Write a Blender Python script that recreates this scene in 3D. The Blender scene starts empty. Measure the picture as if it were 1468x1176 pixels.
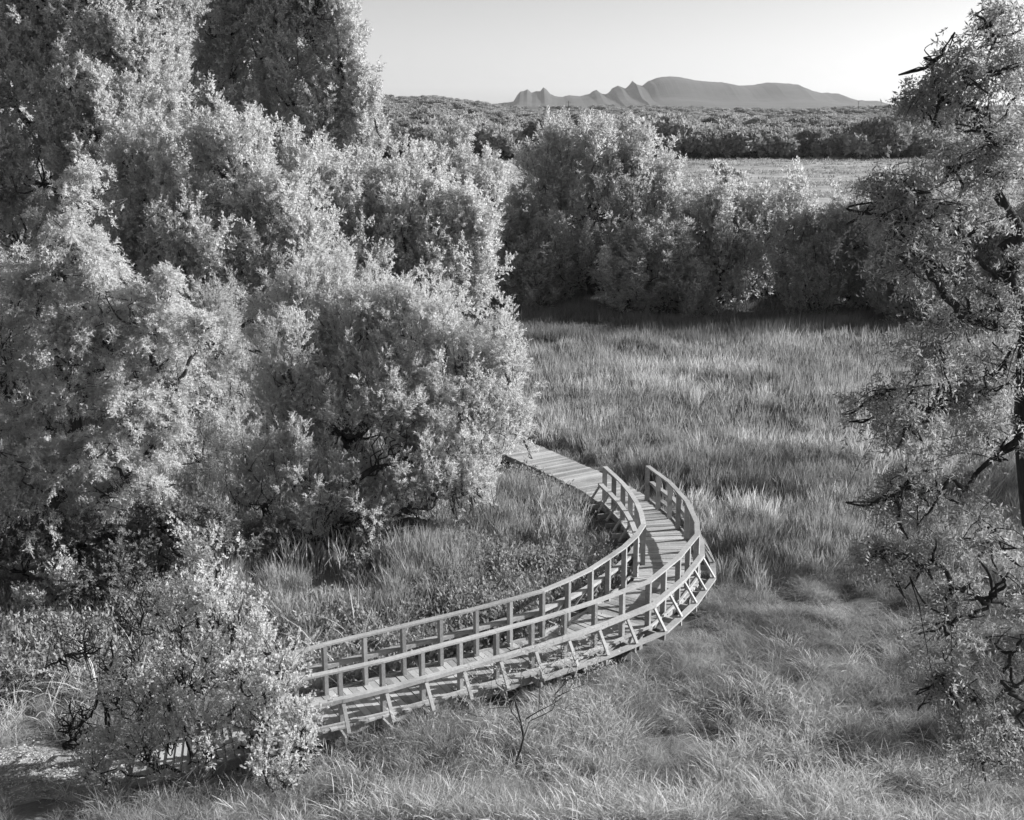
import bpy, math
import numpy as np
from math import radians as RAD, pi

# ------------------------------------------------------------------ camera, world, sun, exposure
SC = bpy.context.scene
COL = SC.collection
F, CX, CY, CZ = 1700.0, 759.0, 569.0, 11.6
PITCH = math.atan(411 / 1700.0)
cam = bpy.data.cameras.new('camera'); camo = bpy.data.objects.new('camera', cam); COL.objects.link(camo)
cam.sensor_width = 36; cam.lens = 36 * F / 1468
cam.shift_x = -25 / 1468; cam.shift_y = -19 / 1468
cam.clip_start = 0.1; cam.clip_end = 30000
camo.location = (0, 0, CZ); camo.rotation_euler = (pi / 2 - PITCH, 0, 0)
SC.camera = camo

SUN_AZ, SUN_EL = RAD(15), RAD(25)          # azimuth from +X towards +Y, elevation
sv = np.array([math.cos(SUN_AZ) * math.cos(SUN_EL), math.sin(SUN_AZ) * math.cos(SUN_EL), math.sin(SUN_EL)])
W = bpy.data.worlds.new('World'); SC.world = W; W.use_nodes = True
nt = W.node_tree; bg = nt.nodes['Background']
sky = nt.nodes.new('ShaderNodeTexSky'); sky.sky_type = 'NISHITA'; sky.sun_disc = False
sky.sun_elevation = SUN_EL; sky.sun_rotation = pi / 2 - SUN_AZ
sky.altitude = 900; sky.air_density = 1.0; sky.dust_density = 2.2; sky.ozone_density = 1.0
bw = nt.nodes.new('ShaderNodeSeparateColor')     # the photograph is black and white, as through a red filter
nt.links.new(sky.outputs[0], bw.inputs[0]); nt.links.new(bw.outputs[0], bg.inputs[0])
bg.inputs[1].default_value = 0.078
sun = bpy.data.lights.new('sun', 'SUN'); suno = bpy.data.objects.new('sun', sun); COL.objects.link(suno)
sun.energy = 4.2; sun.angle = RAD(0.6); sun.color = (1, 1, 1)
from mathutils import Vector
suno.rotation_euler = Vector(-sv).to_track_quat('-Z', 'Y').to_euler()
SC.view_settings.view_transform = 'Standard'; SC.view_settings.look = 'None'
SC.view_settings.exposure = 1.16; SC.view_settings.gamma = 1.0; SC.view_settings.use_curve_mapping = False
SC.render.engine = 'CYCLES'
cy = SC.cycles
cy.max_bounces = 6; cy.diffuse_bounces = 4; cy.glossy_bounces = 1; cy.transmission_bounces = 4
cy.transparent_max_bounces = 4; cy.volume_bounces = 0
cy.use_denoising = True

# ------------------------------------------------------------------ helpers
def P(px, py, Y):
    """world point at depth Y in the direction of photo pixel (px, py)"""
    x = (px - CX) / F; u = -(py - CY) / F
    c, s = math.cos(PITCH), math.sin(PITCH)
    d = np.array([x, c + u * s, -s + u * c])
    return np.array([0, 0, CZ]) + d * (Y / d[1])

class VNoise:
    def __init__(s, seed):
        r = np.random.default_rng(seed); s.g = r.random((256, 256))
    def one(s, x, y):
        xi = np.floor(x).astype(int); yi = np.floor(y).astype(int)
        fx = x - xi; fy = y - yi
        fx = fx * fx * (3 - 2 * fx); fy = fy * fy * (3 - 2 * fy)
        g = s.g; a = g[xi & 255, yi & 255]; b = g[(xi + 1) & 255, yi & 255]
        c = g[xi & 255, (yi + 1) & 255]; d = g[(xi + 1) & 255, (yi + 1) & 255]
        return (a * (1 - fx) + b * fx) * (1 - fy) + (c * (1 - fx) + d * fx) * fy
    def __call__(s, x, y, scale=1.0, octv=3):
        x = np.asarray(x, float) / scale + 37.3; y = np.asarray(y, float) / scale + 11.7
        t = 0; a = 1; n = 0
        for k in range(octv):
            t = t + a * s.one(x * 2 ** k, y * 2 ** k); n += a; a *= .5
        return t / n            # 0..1
N1, N2, N3 = VNoise(1), VNoise(2), VNoise(3)
def sst(a, b, x):
    t = np.clip((np.asarray(x, float) - a) / (b - a), 0, 1); return t * t * (3 - 2 * t)

def gz(x, y):
    """height of the ground"""
    x = np.asarray(x, float); y = np.asarray(y, float)
    z = np.interp(y, [-200, -10, 0, 5, 10, 15, 17.3, 18.5], [11, 10.2, 9.9, 7.4, 4.2, 1.0, .12, 0])
    z = z + (N1(x, y, 5, 3) - .5) * .5 * sst(15, 18, y) * (1 - sst(90, 160, y)) + (N2(x, y, .9, 2) - .5) * .22 * (1 - sst(60, 90, y))
    D = np.maximum(y, 1); a = x / D
    crest = 10.5 + 13.5 * sst(.0, -.085, a) + 1.2 * np.sin(a * 23)
    s = np.clip((D - 292) / 1050, 0, 1)
    hill = crest * (s ** .8)
    hill = hill + sst(300, 420, D) * (N1(x, y, 130, 3) - .5) * 5
    hill = hill * (1 - sst(1500, 2100, D) * .5)
    far = 20 * sst(2100, 3000, D) * (.75 + .5 * N2(x, y, 900, 3))
    return z + np.where(D > 292, np.maximum(hill, far), 0)
def g1(x, y): return float(gz(np.array([x]), np.array([y]))[0])

def mesh_np(name, V, nper, mat, tone=None, smooth=False, idx=None):
    """V (M*nper,3) with separate faces, or indexed by idx (M,nper)"""
    m = bpy.data.meshes.new(name)
    V = np.ascontiguousarray(V, dtype=np.float32).reshape(-1, 3)
    if idx is None: idx = np.arange(len(V), dtype=np.int32).reshape(-1, nper)
    idx = np.ascontiguousarray(idx, dtype=np.int32)
    m.vertices.add(len(V)); m.vertices.foreach_set('co', V.ravel())
    m.loops.add(idx.size); m.loops.foreach_set('vertex_index', idx.ravel())
    m.polygons.add(len(idx)); m.polygons.foreach_set('loop_start', np.arange(len(idx), dtype=np.int32) * nper)
    m.polygons.foreach_set('use_smooth', np.full(len(idx), smooth, dtype=bool))
    if tone is not None:
        at = m.attributes.new('tone', 'FLOAT', 'FACE'); at.data.foreach_set('value', np.asarray(tone, dtype=np.float32))
    m.update(calc_edges=True); m.materials.append(mat)
    return m
def link(name, me, parent=None, label=None, cat=None, group=None, kind=None):
    o = bpy.data.objects.new(name, me); COL.objects.link(o)
    if parent is not None: o.parent = parent
    tag(o, label, cat, group, kind); return o
def tag(o, label=None, cat=None, group=None, kind=None):
    for k, v in (('label', label), ('category', cat), ('group', group), ('kind', kind)):
        if v: o[k] = v
def empty(name, loc, label, cat, group=None):
    o = bpy.data.objects.new(name, None); COL.objects.link(o); o.location = tuple(float(v) for v in loc)
    o.empty_display_size = .3; tag(o, label, cat, group); return o

# ------------------------------------------------------------------ materials (all neutral grey: black-and-white photograph)
def mat_new(name):
    m = bpy.data.materials.new(name); m.use_nodes = True
    n = m.node_tree.nodes; b = n['Principled BSDF']; return m, m.node_tree, b
def grey(v): return (v, v, v, 1)
def ramp(nt, src, stops):
    r = nt.nodes.new('ShaderNodeValToRGB'); e = r.color_ramp.elements
    while len(e) < len(stops): e.new(.5)
    for k, (p, v) in enumerate(stops): e[k].position = p; e[k].color = grey(v)
    nt.links.new(src, r.inputs[0]); return r.outputs[0]
def noise(nt, scale, detail=4, vec=None, rough=.6):
    n = nt.nodes.new('ShaderNodeTexNoise'); n.inputs['Scale'].default_value = scale
    n.inputs['Detail'].default_value = detail; n.inputs['Roughness'].default_value = rough
    if vec is not None: nt.links.new(vec, n.inputs['Vector'])
    return n.outputs['Fac']
def math_n(nt, op, a, b):
    n = nt.nodes.new('ShaderNodeMath'); n.operation = op
    for k, v in enumerate((a, b)):
        if isinstance(v, (int, float)): n.inputs[k].default_value = v
        else: nt.links.new(v, n.inputs[k])
    return n.outputs[0]
def mat_leaf(name, lo, hi, trans=.35, obj_rand=.0, patch=0, pscale=.5):
    m, nt, b = mat_new(name); nt.nodes.remove(b)
    out = nt.nodes['Material Output']
    at = nt.nodes.new('ShaderNodeAttribute'); at.attribute_name = 'tone'
    fac = at.outputs['Fac']
    if patch:
        g = nt.nodes.new('ShaderNodeNewGeometry')
        nn = noise(nt, pscale, 3, g.outputs['Position'])
        fac = math_n(nt, 'ADD', fac, math_n(nt, 'MULTIPLY', math_n(nt, 'SUBTRACT', nn, .5), patch))
    if obj_rand:
        oi = nt.nodes.new('ShaderNodeObjectInfo')
        fac = math_n(nt, 'ADD', fac, math_n(nt, 'MULTIPLY', math_n(nt, 'SUBTRACT', oi.outputs['Random'], .5), obj_rand))
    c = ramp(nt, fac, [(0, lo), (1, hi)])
    d = nt.nodes.new('ShaderNodeBsdfDiffuse'); t = nt.nodes.new('ShaderNodeBsdfTranslucent'); mx = nt.nodes.new('ShaderNodeMixShader')
    nt.links.new(c, d.inputs[0]); nt.links.new(c, t.inputs[0]); mx.inputs[0].default_value = trans
    nt.links.new(d.outputs[0], mx.inputs[1]); nt.links.new(t.outputs[0], mx.inputs[2])
    nt.links.new(mx.outputs[0], out.inputs[0]); return m
def mat_bark(name, lo, hi):
    m, nt, b = mat_new(name)
    tc = nt.nodes.new('ShaderNodeTexCoord'); mp = nt.nodes.new('ShaderNodeMapping'); mp.inputs['Scale'].default_value = (6, 6, 1.4)
    nt.links.new(tc.outputs['Object'], mp.inputs[0])
    f = noise(nt, 3, 6, mp.outputs[0], .7)
    nt.links.new(ramp(nt, f, [(.3, lo), (.7, hi)]), b.inputs['Base Color']); b.inputs['Roughness'].default_value = .9
    b.inputs['Specular IOR Level'].default_value = .2
    bp = nt.nodes.new('ShaderNodeBump'); bp.inputs['Strength'].default_value = .6; bp.inputs['Distance'].default_value = .03
    nt.links.new(f, bp.inputs['Height']); nt.links.new(bp.outputs[0], b.inputs['Normal']); return m
def mat_wood(name, lo, hi):
    m, nt, b = mat_new(name)
    tc = nt.nodes.new('ShaderNodeTexCoord'); at = nt.nodes.new('ShaderNodeAttribute'); at.attribute_name = 'tone'
    mp = nt.nodes.new('ShaderNodeMapping'); mp.inputs['Scale'].default_value = (4, 4, 4)
    nt.links.new(tc.outputs['Object'], mp.inputs[0])
    f = noise(nt, 5, 6, mp.outputs[0], .75)
    w = noise(nt, 1.1, 2, tc.outputs['Object'])
    f = math_n(nt, 'ADD', math_n(nt, 'MULTIPLY', f, .6), math_n(nt, 'MULTIPLY', w, .4))
    f = math_n(nt, 'ADD', f, math_n(nt, 'MULTIPLY', math_n(nt, 'SUBTRACT', at.outputs['Fac'], .5), .3))
    nt.links.new(ramp(nt, f, [(.25, lo), (.75, hi)]), b.inputs['Base Color']); b.inputs['Roughness'].default_value = .75
    b.inputs['Specular IOR Level'].default_value = .3
    bp = nt.nodes.new('ShaderNodeBump'); bp.inputs['Strength'].default_value = .4; bp.inputs['Distance'].default_value = .006
    nt.links.new(f, bp.inputs['Height']); nt.links.new(bp.outputs[0], b.inputs['Normal']); return m

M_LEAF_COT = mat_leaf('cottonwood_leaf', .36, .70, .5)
M_LEAF_WIL = mat_leaf('willow_leaf', .44, .82, .5)
M_LEAF_PALE = mat_leaf('pale_leaf', .42, .80, .5)
M_LEAF_ROW = mat_leaf('row_leaf', .38, .74, .52, obj_rand=.4)
M_LEAF_MESQ = mat_leaf('mesquite_leaf', .20, .52, .52)
M_LEAF_DARK = mat_leaf('shade_leaf', .14, .34, .4)  # undergrowth leaves coloured dark to stand in for shade under the grove
M_LEAF_SCRUB = mat_leaf('scrub_leaf', .2, .5, .35, obj_rand=.8)
M_LEAF_FORB = mat_leaf('forb_leaf', .18, .45, .35, patch=1.0, pscale=.6)
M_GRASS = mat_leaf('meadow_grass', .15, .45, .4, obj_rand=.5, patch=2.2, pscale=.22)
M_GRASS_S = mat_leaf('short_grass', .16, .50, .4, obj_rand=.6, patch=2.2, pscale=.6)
M_GRASS_SHADE = mat_leaf('shade_toned_grass', .12, .30, .35, obj_rand=.35, patch=1.2, pscale=.2)  # darker grass colour that paints the shadow in front of the tree row
M_PALEG = mat_leaf('pale_grass', .30, .68, .42, obj_rand=.5)
M_STRAW = mat_leaf('straw', .4, .75, .3)
M_BARK = mat_bark('bark', .035, .13)
M_BARKD = mat_bark('dark_bark', .02, .07)
M_WOOD = mat_wood('weathered_wood', .15, .50)
M_POST = mat_wood('post_wood', .15, .42)

# ------------------------------------------------------------------ ground, mountains, haze
def build_ground():
    th = np.concatenate([np.linspace(-180, -38, 40, endpoint=False), np.linspace(-38, 38, 320, endpoint=False), np.linspace(38, 180, 40)])
    th = np.radians(th)
    r = [0.0, 1, 2, 3, 4, 5, 6, 7, 8, 9, 10, 11, 12, 13, 14]; v = 14.
    while v < 75: v += .3; r.append(v)
    while v < 12000: v *= 1.028; r.append(v)
    r = np.array(r); T, RR = np.meshgrid(th, r)
    X = RR * np.sin(T); Y = RR * np.cos(T)
    Z = gz(X, Y)
    nr, nth = X.shape
    V = np.stack([X, Y, Z], -1).reshape(-1, 3)
    i = np.arange(nr - 1)[:, None] * nth + np.arange(nth - 1)[None, :]
    idx = np.stack([i, i + 1, i + nth + 1, i + nth], -1).reshape(-1, 4)[:, ::-1]
    m, nt, b = mat_new('ground')
    g = nt.nodes.new('ShaderNodeNewGeometry'); sp = nt.nodes.new('ShaderNodeSeparateXYZ'); nt.links.new(g.outputs['Position'], sp.inputs[0])
    f1 = noise(nt, .35, 5, g.outputs['Position']); f2 = noise(nt, 9, 5, g.outputs['Position'], .75); f3 = noise(nt, .035, 4, g.outputs['Position'])
    near = ramp(nt, math_n(nt, 'ADD', math_n(nt, 'MULTIPLY', f1, .5), math_n(nt, 'MULTIPLY', f2, .5)), [(.35, .07), (.65, .2)])
    mpv = nt.nodes.new('ShaderNodeMapping'); mpv.inputs['Scale'].default_value = (.012, .16, 1); nt.links.new(g.outputs['Position'], mpv.inputs[0])
    streak = noise(nt, 1, 5, mpv.outputs[0], .6)
    field = ramp(nt, math_n(nt, 'ADD', math_n(nt, 'MULTIPLY', streak, .6), math_n(nt, 'MULTIPLY', f1, .4)), [(.36, .17), (.62, .42)])
    hill = ramp(nt, math_n(nt, 'ADD', math_n(nt, 'MULTIPLY', f3, .6), math_n(nt, 'MULTIPLY', f1, .4)), [(.35, .18), (.62, .5)])
    def mixc(fac, a, c):
        mx = nt.nodes.new('ShaderNodeMix'); mx.data_type = 'RGBA'
        nt.links.new(fac, mx.inputs[0]); nt.links.new(a, mx.inputs[6]); nt.links.new(c, mx.inputs[7]); return mx.outputs[2]
    def band(lo, hi):
        mr = nt.nodes.new('ShaderNodeMapRange'); mr.inputs['From Min'].default_value = lo; mr.inputs['From Max'].default_value = hi
        nt.links.new(sp.outputs['Y'], mr.inputs[0]); return mr.outputs[0]
    c = mixc(band(80, 110), near, field); c = mixc(band(284, 296), c, hill)
    plain = ramp(nt, f3, [(.3, .09), (.7, .16)]); c = mixc(band(1350, 1700), c, plain)
    nt.links.new(c, b.inputs['Base Color']); b.inputs['Roughness'].default_value = 1; b.inputs['Specular IOR Level'].default_value = .05
    me = mesh_np('ground', V, 4, m, idx=idx, smooth=True)
    link('ground', me, kind='structure')
build_ground()

MT = [(700,150),(736,146),(741,137),(746,131),(751,130.5),(756,128),(762,133),(768,131),(774.6,131),(779,125),(784,129),(789,135),(796,138),(806,139),(816.5,136.6),(831,138),(845,135),(850,131),(855,129),(863.5,135),(875,134.5),(877,127),(886,123),(896,127),(904,124),(906.4,116),(911.5,121),(921,123),(929,116.6),(943,111.5),(959.5,109.4),(976,111),(996,115),(1011.6,117),(1035,118),(1060,123),(1081,122),(1099.6,118.5),(1134,120),(1150.5,128),(1169,133.5),(1187.6,133),(1199,138.6),(1217.7,145.6),(1236,143.7),(1248,150),(1266,153),(1330,157)]
def build_mountains():
    Y0 = 5200.
    px = np.linspace(690, 1340, 620)
    hy = np.interp(px, [p[0] for p in MT], [p[1] for p in MT])
    hy = hy + (N3(px, px * 0, 4, 3) - .5) * 1.0
    top = np.array([P(a, b, Y0) for a, b in zip(px, hy)])
    ts = np.concatenate([np.linspace(-1, -.0, 26), np.linspace(.06, 1, 12)])
    X = np.zeros((len(ts), len(px))); Yg = X.copy(); Z = X.copy()
    for k, t in enumerate(ts):
        w = 1100 if t < 0 else 1500
        X[k] = top[:, 0]; Yg[k] = Y0 + t * w
        prof = (1 - abs(t)) ** 1.0
        cliff = .62 * prof + .38 * sst(.45, .12, abs(t)) if t < 0 else prof
        nz = (N1(X[k], Yg[k], 420, 5) - .5) * 70 * (abs(t) ** .6) * (1 - abs(t))
        Z[k] = (top[:, 2] - 8) * cliff + 8 + nz
        if t < 0: Z[k] = np.minimum(Z[k], CZ + (top[:, 2] - CZ) * Yg[k] / Y0 - 3)
    Z[0] -= 20; Z[-1] -= 20
    V = np.stack([X, Yg, Z], -1).reshape(-1, 3); n = len(px)
    i = np.arange(len(ts) - 1)[:, None] * n + np.arange(n - 1)[None, :]
    idx = np.stack([i, i + 1, i + n + 1, i + n], -1).reshape(-1, 4)
    m, nt, b = mat_new('mountain_rock')
    g = nt.nodes.new('ShaderNodeNewGeometry')
    nt.links.new(ramp(nt, noise(nt, .01, 6, g.outputs['Position'], .7), [(.3, .02), (.7, .05)]), b.inputs['Base Color'])
    b.inputs['Roughness'].default_value = 1
    link('mountains', mesh_np('mountains', V, 4, m, idx=idx), kind='structure')
build_mountains()

# ------------------------------------------------------------------ wood tubes and leaves
class Tubes:
    def __init__(s): s.V = []; s.I = []; s.n = 0
    def add(s, pts, r0, r1, sides=5, cap=True):
        pts = np.asarray(pts, float); n = len(pts)
        t = np.gradient(pts, axis=0); t /= np.linalg.norm(t, axis=1)[:, None] + 1e-9
        up = np.array([0, 0, 1.]) if abs(t[:, 2]).mean() < .9 else np.array([1., 0, 0])
        a = np.cross(t, up); a /= np.linalg.norm(a, axis=1)[:, None] + 1e-9; b = np.cross(t, a)
        rr = np.linspace(r0, r1, n)[:, None, None] if np.isscalar(r0) else np.asarray(r0)[:, None, None]
        ph = np.arange(sides) * 2 * pi / sides
        ring = pts[:, None, :] + rr * (np.cos(ph)[None, :, None] * a[:, None, :] + np.sin(ph)[None, :, None] * b[:, None, :])
        i = np.arange(n - 1)[:, None] * sides + np.arange(sides)[None, :]
        j = np.arange(n - 1)[:, None] * sides + (np.arange(sides)[None, :] + 1) % sides
        q = np.stack([i, j, j + sides, i + sides], -1).reshape(-1, 4) + s.n
        s.V.append(ring.reshape(-1, 3)); s.I.append(q); s.n += n * sides
    def mesh(s, name, mat):
        return mesh_np(name, np.concatenate(s.V), 4, mat, idx=np.concatenate(s.I), smooth=True)
def curve(a, b, rng, n=7, bow=(0, 0, 0), wig=.1):
    a = np.asarray(a, float); b = np.asarray(b, float); L = np.linalg.norm(b - a)
    t = np.linspace(0, 1, n)[:, None]
    p = a * (1 - t) + b * t + np.asarray(bow, float) * (4 * t * (1 - t))
    w = rng.normal(size=(n, 3)) * wig * L / n ** .5; w[0] = 0; w[-1] = 0
    p = p + w
    if n < 5: return p
    q = np.concatenate([[2 * p[0] - p[1]], p, [2 * p[-1] - p[-2]]]); out = []      # Catmull-Rom through the points
    for k in range(1, n):
        for u in (0, .5):
            a0, a1, a2, a3 = q[k - 1], q[k], q[k + 1], q[k + 2]
            out.append(.5 * (2 * a1 + (a2 - a0) * u + (2 * a0 - 5 * a1 + 4 * a2 - a3) * u * u + (3 * a1 - a0 - 3 * a2 + a3) * u ** 3))
    return np.array(out + [p[-1]])
def unit(v): return v / (np.linalg.norm(v, axis=-1, keepdims=True) + 1e-9)
def leaves(base, dirs, length, K, ll, lw, rng, droop=0., beta=.8, jit=.35, shape='rhomb'):
    """sprays: K leaves along each of N shoots -> (N*K*4,3) and tone"""
    N = len(base); d = unit(dirs)
    ref = unit(rng.normal(size=(N, 3))); a = unit(np.cross(d, ref)); b = np.cross(d, a)
    t = (np.arange(K) + .5 + rng.random((N, K)) * .8 - .4) / K
    ph = np.arange(K)[None, :] * 2.4 + rng.random((N, 1)) * 6.28 + rng.normal(size=(N, K)) * .3
    rad = np.cos(ph)[..., None] * a[:, None] + np.sin(ph)[..., None] * b[:, None]
    L = length[:, None, None]
    pos = base[:, None] + d[:, None] * (t[..., None] * L)
    pos[..., 2] -= droop * (t ** 2) * length[:, None]
    ld = unit(d[:, None] * math.cos(beta) + rad * math.sin(beta) + rng.normal(size=(N, K, 3)) * jit)
    ld[..., 2] -= droop * .8; ld = unit(ld)
    wv = unit(np.cross(ld, unit(rng.normal(size=(N, K, 3)))))
    sc = (.7 + .6 * rng.random((N, K)))[..., None]
    ll = ll * sc; lw = lw * sc
    q = np.stack([pos, pos + ld * ll * .45 + wv * lw * .5, pos + ld * ll, pos + ld * ll * .45 - wv * lw * .5], 2)
    tone = np.clip(np.repeat(rng.random(N) * .55, K) + rng.random(N * K) * .45, 0, 1)
    return q.reshape(-1, 3), tone

def crown(lobes, rng, st, trunk_top=None, tubes=None):
    """lobes: (centre, radii).  each lobe carries plume-like clumps on its shell; returns leaf arrays"""
    B = []; Dv = []; Ln = []
    for c, r in lobes:
        S = 4 * pi * ((r[0] * r[1]) ** 1.6 / 3 + (r[0] * r[2]) ** 1.6 / 3 + (r[1] * r[2]) ** 1.6 / 3) ** (1 / 1.6)
        n = max(4, int(S * st['dens'] / (st['cr'] * st['cl'])))
        dv = unit(rng.normal(size=(n, 3))); dv[:, 2] = np.where(dv[:, 2] < -.35, -dv[:, 2] * .6, dv[:, 2]); dv = unit(dv)
        rad = (.42 + .58 * rng.random(n) ** .6) * (.86 + .36 * rng.random(n) ** 2)
        p = c + dv * r * rad[:, None]
        ax = unit(dv * st['out'] + np.array([0, 0, st['up']]) + rng.normal(size=(n, 3)) * st.get('rnd', .3))
        cl = st['cl'] * (.5 + 1.1 * rng.random(n) ** 1.4); crr = st['cr'] * (.7 + .6 * rng.random(n))
        p0 = p - ax * cl[:, None] * .5
        if tubes is not None:
            hub = c - np.array([0, 0, r[2] * .45])
            for k in range(0, n, st.get('twig_step', 2)):
                e = p0[k]; mid = hub + (e - hub) * .5
                tubes.add(curve(hub, e, rng, 5, (0, 0, -.08 * np.linalg.norm(e - hub)), .14), st['tw'] * 1.6, st['tw'] * .7, 4)
                u = np.linspace(0, 1, 5)[:, None]; tubes.add(e + ax[k] * cl[k] * u * .95 - np.array([0, 0, 1.]) * st['droop'] * cl[k] * u ** 2 + rng.normal(size=(5, 3)) * .02 * u, st['tw'] * .7, st['tw'] * .2, 3)
        ns = st['ns']
        s = rng.random((n, ns)) ** .85
        ref = unit(rng.normal(size=(n, ns, 3))); ra = unit(ref - (ref * ax[:, None]).sum(-1, keepdims=True) * ax[:, None])
        rr = crr[:, None] * np.clip(1.05 - s, .05, 1) ** .6 * rng.random((n, ns)) ** .5
        b = p0[:, None] + ax[:, None] * (cl[:, None] * s)[..., None] + ra * rr[..., None]
        b[..., 2] -= st['droop'] * (s ** 2) * cl[:, None]
        d = ax[:, None] * st.get('along', .8) + ra * .6 + rng.normal(size=(n, ns, 3)) * .25
        d[..., 2] -= st['droop'] * 1.0
        B.append(b.reshape(-1, 3)); Dv.append(d.reshape(-1, 3)); Ln.append((st['sl'] * (.6 + .8 * rng.random(n * ns))))
    B = np.concatenate(B); Dv = np.concatenate(Dv); Ln = np.concatenate(Ln)
    return leaves(B, Dv, Ln, st['K'], st['ll'], st['lw'], rng, st['droop'] * .5, st.get('beta', .8))

def lobes_px(L):
    out = []
    for px, py, Y, rx, ry, *rd in L:
        s = Y / 1700.
        out.append((P(px, py, Y), np.array([rx * s, (rd[0] if rd else rx) * s, ry * s])))
    return out
ST_COT = dict(dens=.56, cr=.24, cl=1.7, out=.5, up=1.15, ns=38, K=13, sl=.28, ll=.105, lw=.05, rnd=.25, droop=.0, tw=.03, twig_step=3)
ST_WIL = dict(dens=.52, cr=.15, cl=1.35, out=.5, up=1.1, ns=36, K=13, sl=.20, ll=.078, lw=.023, rnd=.25, droop=.0, tw=.022, twig_step=2, beta=.6)
ST_DROOP = dict(dens=.60, cr=.14, cl=1.35, out=1.0, up=.3, ns=32, K=13, sl=.18, ll=.072, lw=.023, droop=.5, tw=.018, twig_step=2, beta=.7)
NLEAF = 0
def make_tree(name, base, lobes, st, rng, label, cat, leafm, bark=None, rootw=.35, snodes=(-3, -1), sub=3, spire=True, spz=1.9, trunk_r=.3, fork=.35, group=None, lean=(0, 0), stems=1, wig=.1):
    global NLEAF
    base = np.array([base[0], base[1], g1(base[0], base[1]) - .1])
    L2 = []
    for c, r in lobes:                        # break each lobe into one main and some smaller offset masses
        L2.append((c, r * .84))
        for _ in range(sub):
            dv = unit(rng.normal(size=3)); dv[2] = abs(dv[2]) * (1 if rng.random() < .75 else -1) if spire else dv[2]
            L2.append((c + r * dv * (.72 + .28 * rng.random()), r * (.32 + .2 * rng.random()) * (np.array([.85, .85, spz]) if spire else np.array([1, 1, 1.]))))
    root = empty(name, base, label, cat, group)
    tb = Tubes(); cs = np.array([c for c, r in lobes]); mid = cs.mean(0)
    stem_tops = []
    for k in range(stems):
        ang = k * 2 * pi / max(stems, 1) + rng.random()
        off = np.array([math.cos(ang), math.sin(ang), 0]) * (.25 if stems > 1 else 0)
        top = base + (mid - base) * fork + off * 2.2 * (stems > 1); top[:2] += np.array(lean)
        pts = curve(base + off, top, rng, 6, (rng.normal() * .1, rng.normal() * .1, 0), .05)
        tb.add(pts, trunk_r / stems ** .5 * 1.15, trunk_r / stems ** .5 * .75, 9)
        stem_tops.append(pts)
    # limbs: every lobe hangs on the nearest node that is already joined to a stem
    nodes = [t[j] for t in stem_tops for j in snodes]; rootd = [0.0] * len(nodes); par = [-1] * len(nodes); nst = len(nodes)
    hubs = [c - np.array([0, 0, r[2] * .45]) for c, r in lobes]; todo = set(range(len(lobes))); who = {}
    while todo:
        best = None
        for k in todo:
            for j, q in enumerate(nodes):
                d = np.linalg.norm(hubs[k] - q); up = hubs[k][2] - q[2]
                cost = d + rootw * rootd[j] + (0 if up > 0 else -up * 1.2)
                if best is None or cost < best[0]: best = (cost, k, j, d)
        _, k, j, d = best; todo.remove(k); who[len(nodes)] = k; nodes.append(hubs[k]); rootd.append(rootd[j] + d); par.append(j)
    load = [0.] * len(nodes)
    for i in range(len(nodes) - 1, nst - 1, -1):
        load[i] += 1; load[par[i]] += load[i]
    for i in range(nst, len(nodes)):
        k = who[i]; c, r = lobes[k]; s = nodes[par[i]]; L = np.linalg.norm(nodes[i] - s)
        rl = trunk_r * .8 * min(1, (load[i] / len(lobes)) ** .5); r1 = trunk_r * .8 * ((max(load[i] - .6, .4)) / len(lobes)) ** .5
        tb.add(curve(s, nodes[i], rng, 7, (0, 0, -.08 * L), wig), rl, min(rl, r1), 7)
        tb.add(curve(nodes[i], c + np.array([0, 0, r[2] * .5]), rng, 5, (rng.normal() * .2, 0, 0), wig), r1 * .6, r1 * .2, 5)
    V, tone = crown(L2, rng, st, None, tb)
    tm = tb.mesh('trunk', bark or M_BARK); tm.transform(__import__('mathutils').Matrix.Translation(Vector(-base)))
    link('trunk', tm, root)
    NLEAF += len(tone)
    link('crown', mesh_np('crown', V - base, 4, leafm, tone), root)
    return root
def copy_tree(o, loc, rz, sc, label, parts=True):
    c = o.copy(); COL.objects.link(c); c.location = loc; c.rotation_euler = (0, 0, rz); c.scale = sc
    c['label'] = label
    for ch in o.children:
        d = ch.copy(); COL.objects.link(d); d.parent = c
    return c

# ------------------------------------------------------------------ boardwalk
DZ = .55
RL = np.array([(2.17,32.8),(2.55,31.34),(2.8,29.83),(2.87,28.34),(2.81,27.57),(2.19,26.23),(1.24,24.71),(.28,23.69),(-.85,22.92),(-1.95,22.25),(-3.23,21.5),(-3.97,21.06),(-4.61,20.6),(-5.4,20.2)])
RR = np.array([(3.41,32.87),(3.92,31.15),(4.15,29.6),(4.18,27.82),(4.09,27.2),(3.41,25.6),(2.60,24.2),(1.41,23.15),(.3,22.29),(-.81,21.59),(-1.5,21.15),(-2.93,20.26),(-4.08,19.7),(-5.0,19.25)])
CLN = np.array([(-5,44.5),(-2.6,41.6),(-.22,38.1),(2.12,34.4),(2.79,32.85),(3.24,31.25),(3.48,29.7),(3.52,28.1),(3.4,26.9),(2.8,25.75),(1.75,24.3),(.6,23.2),(-.5,22.4),(-1.65,21.75),(-3.08,20.9),(-4.35,20.15),(-5.6,19.65),(-7.2,19.3)])
def smooth_line(p, n=400):
    t = np.concatenate([[0], np.cumsum(np.linalg.norm(np.diff(p, axis=0), axis=1))])
    u = np.linspace(0, t[-1], n); q = np.stack([np.interp(u, t, p[:, k]) for k in (0, 1)], 1)
    for _ in range(60): q[1:-1] = q[1:-1] * .5 + (q[:-2] + q[2:]) * .25
    return q
CS = smooth_line(CLN)
def arc(p):
    return np.concatenate([[0], np.cumsum(np.linalg.norm(np.diff(p, axis=0), axis=1))])
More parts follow.
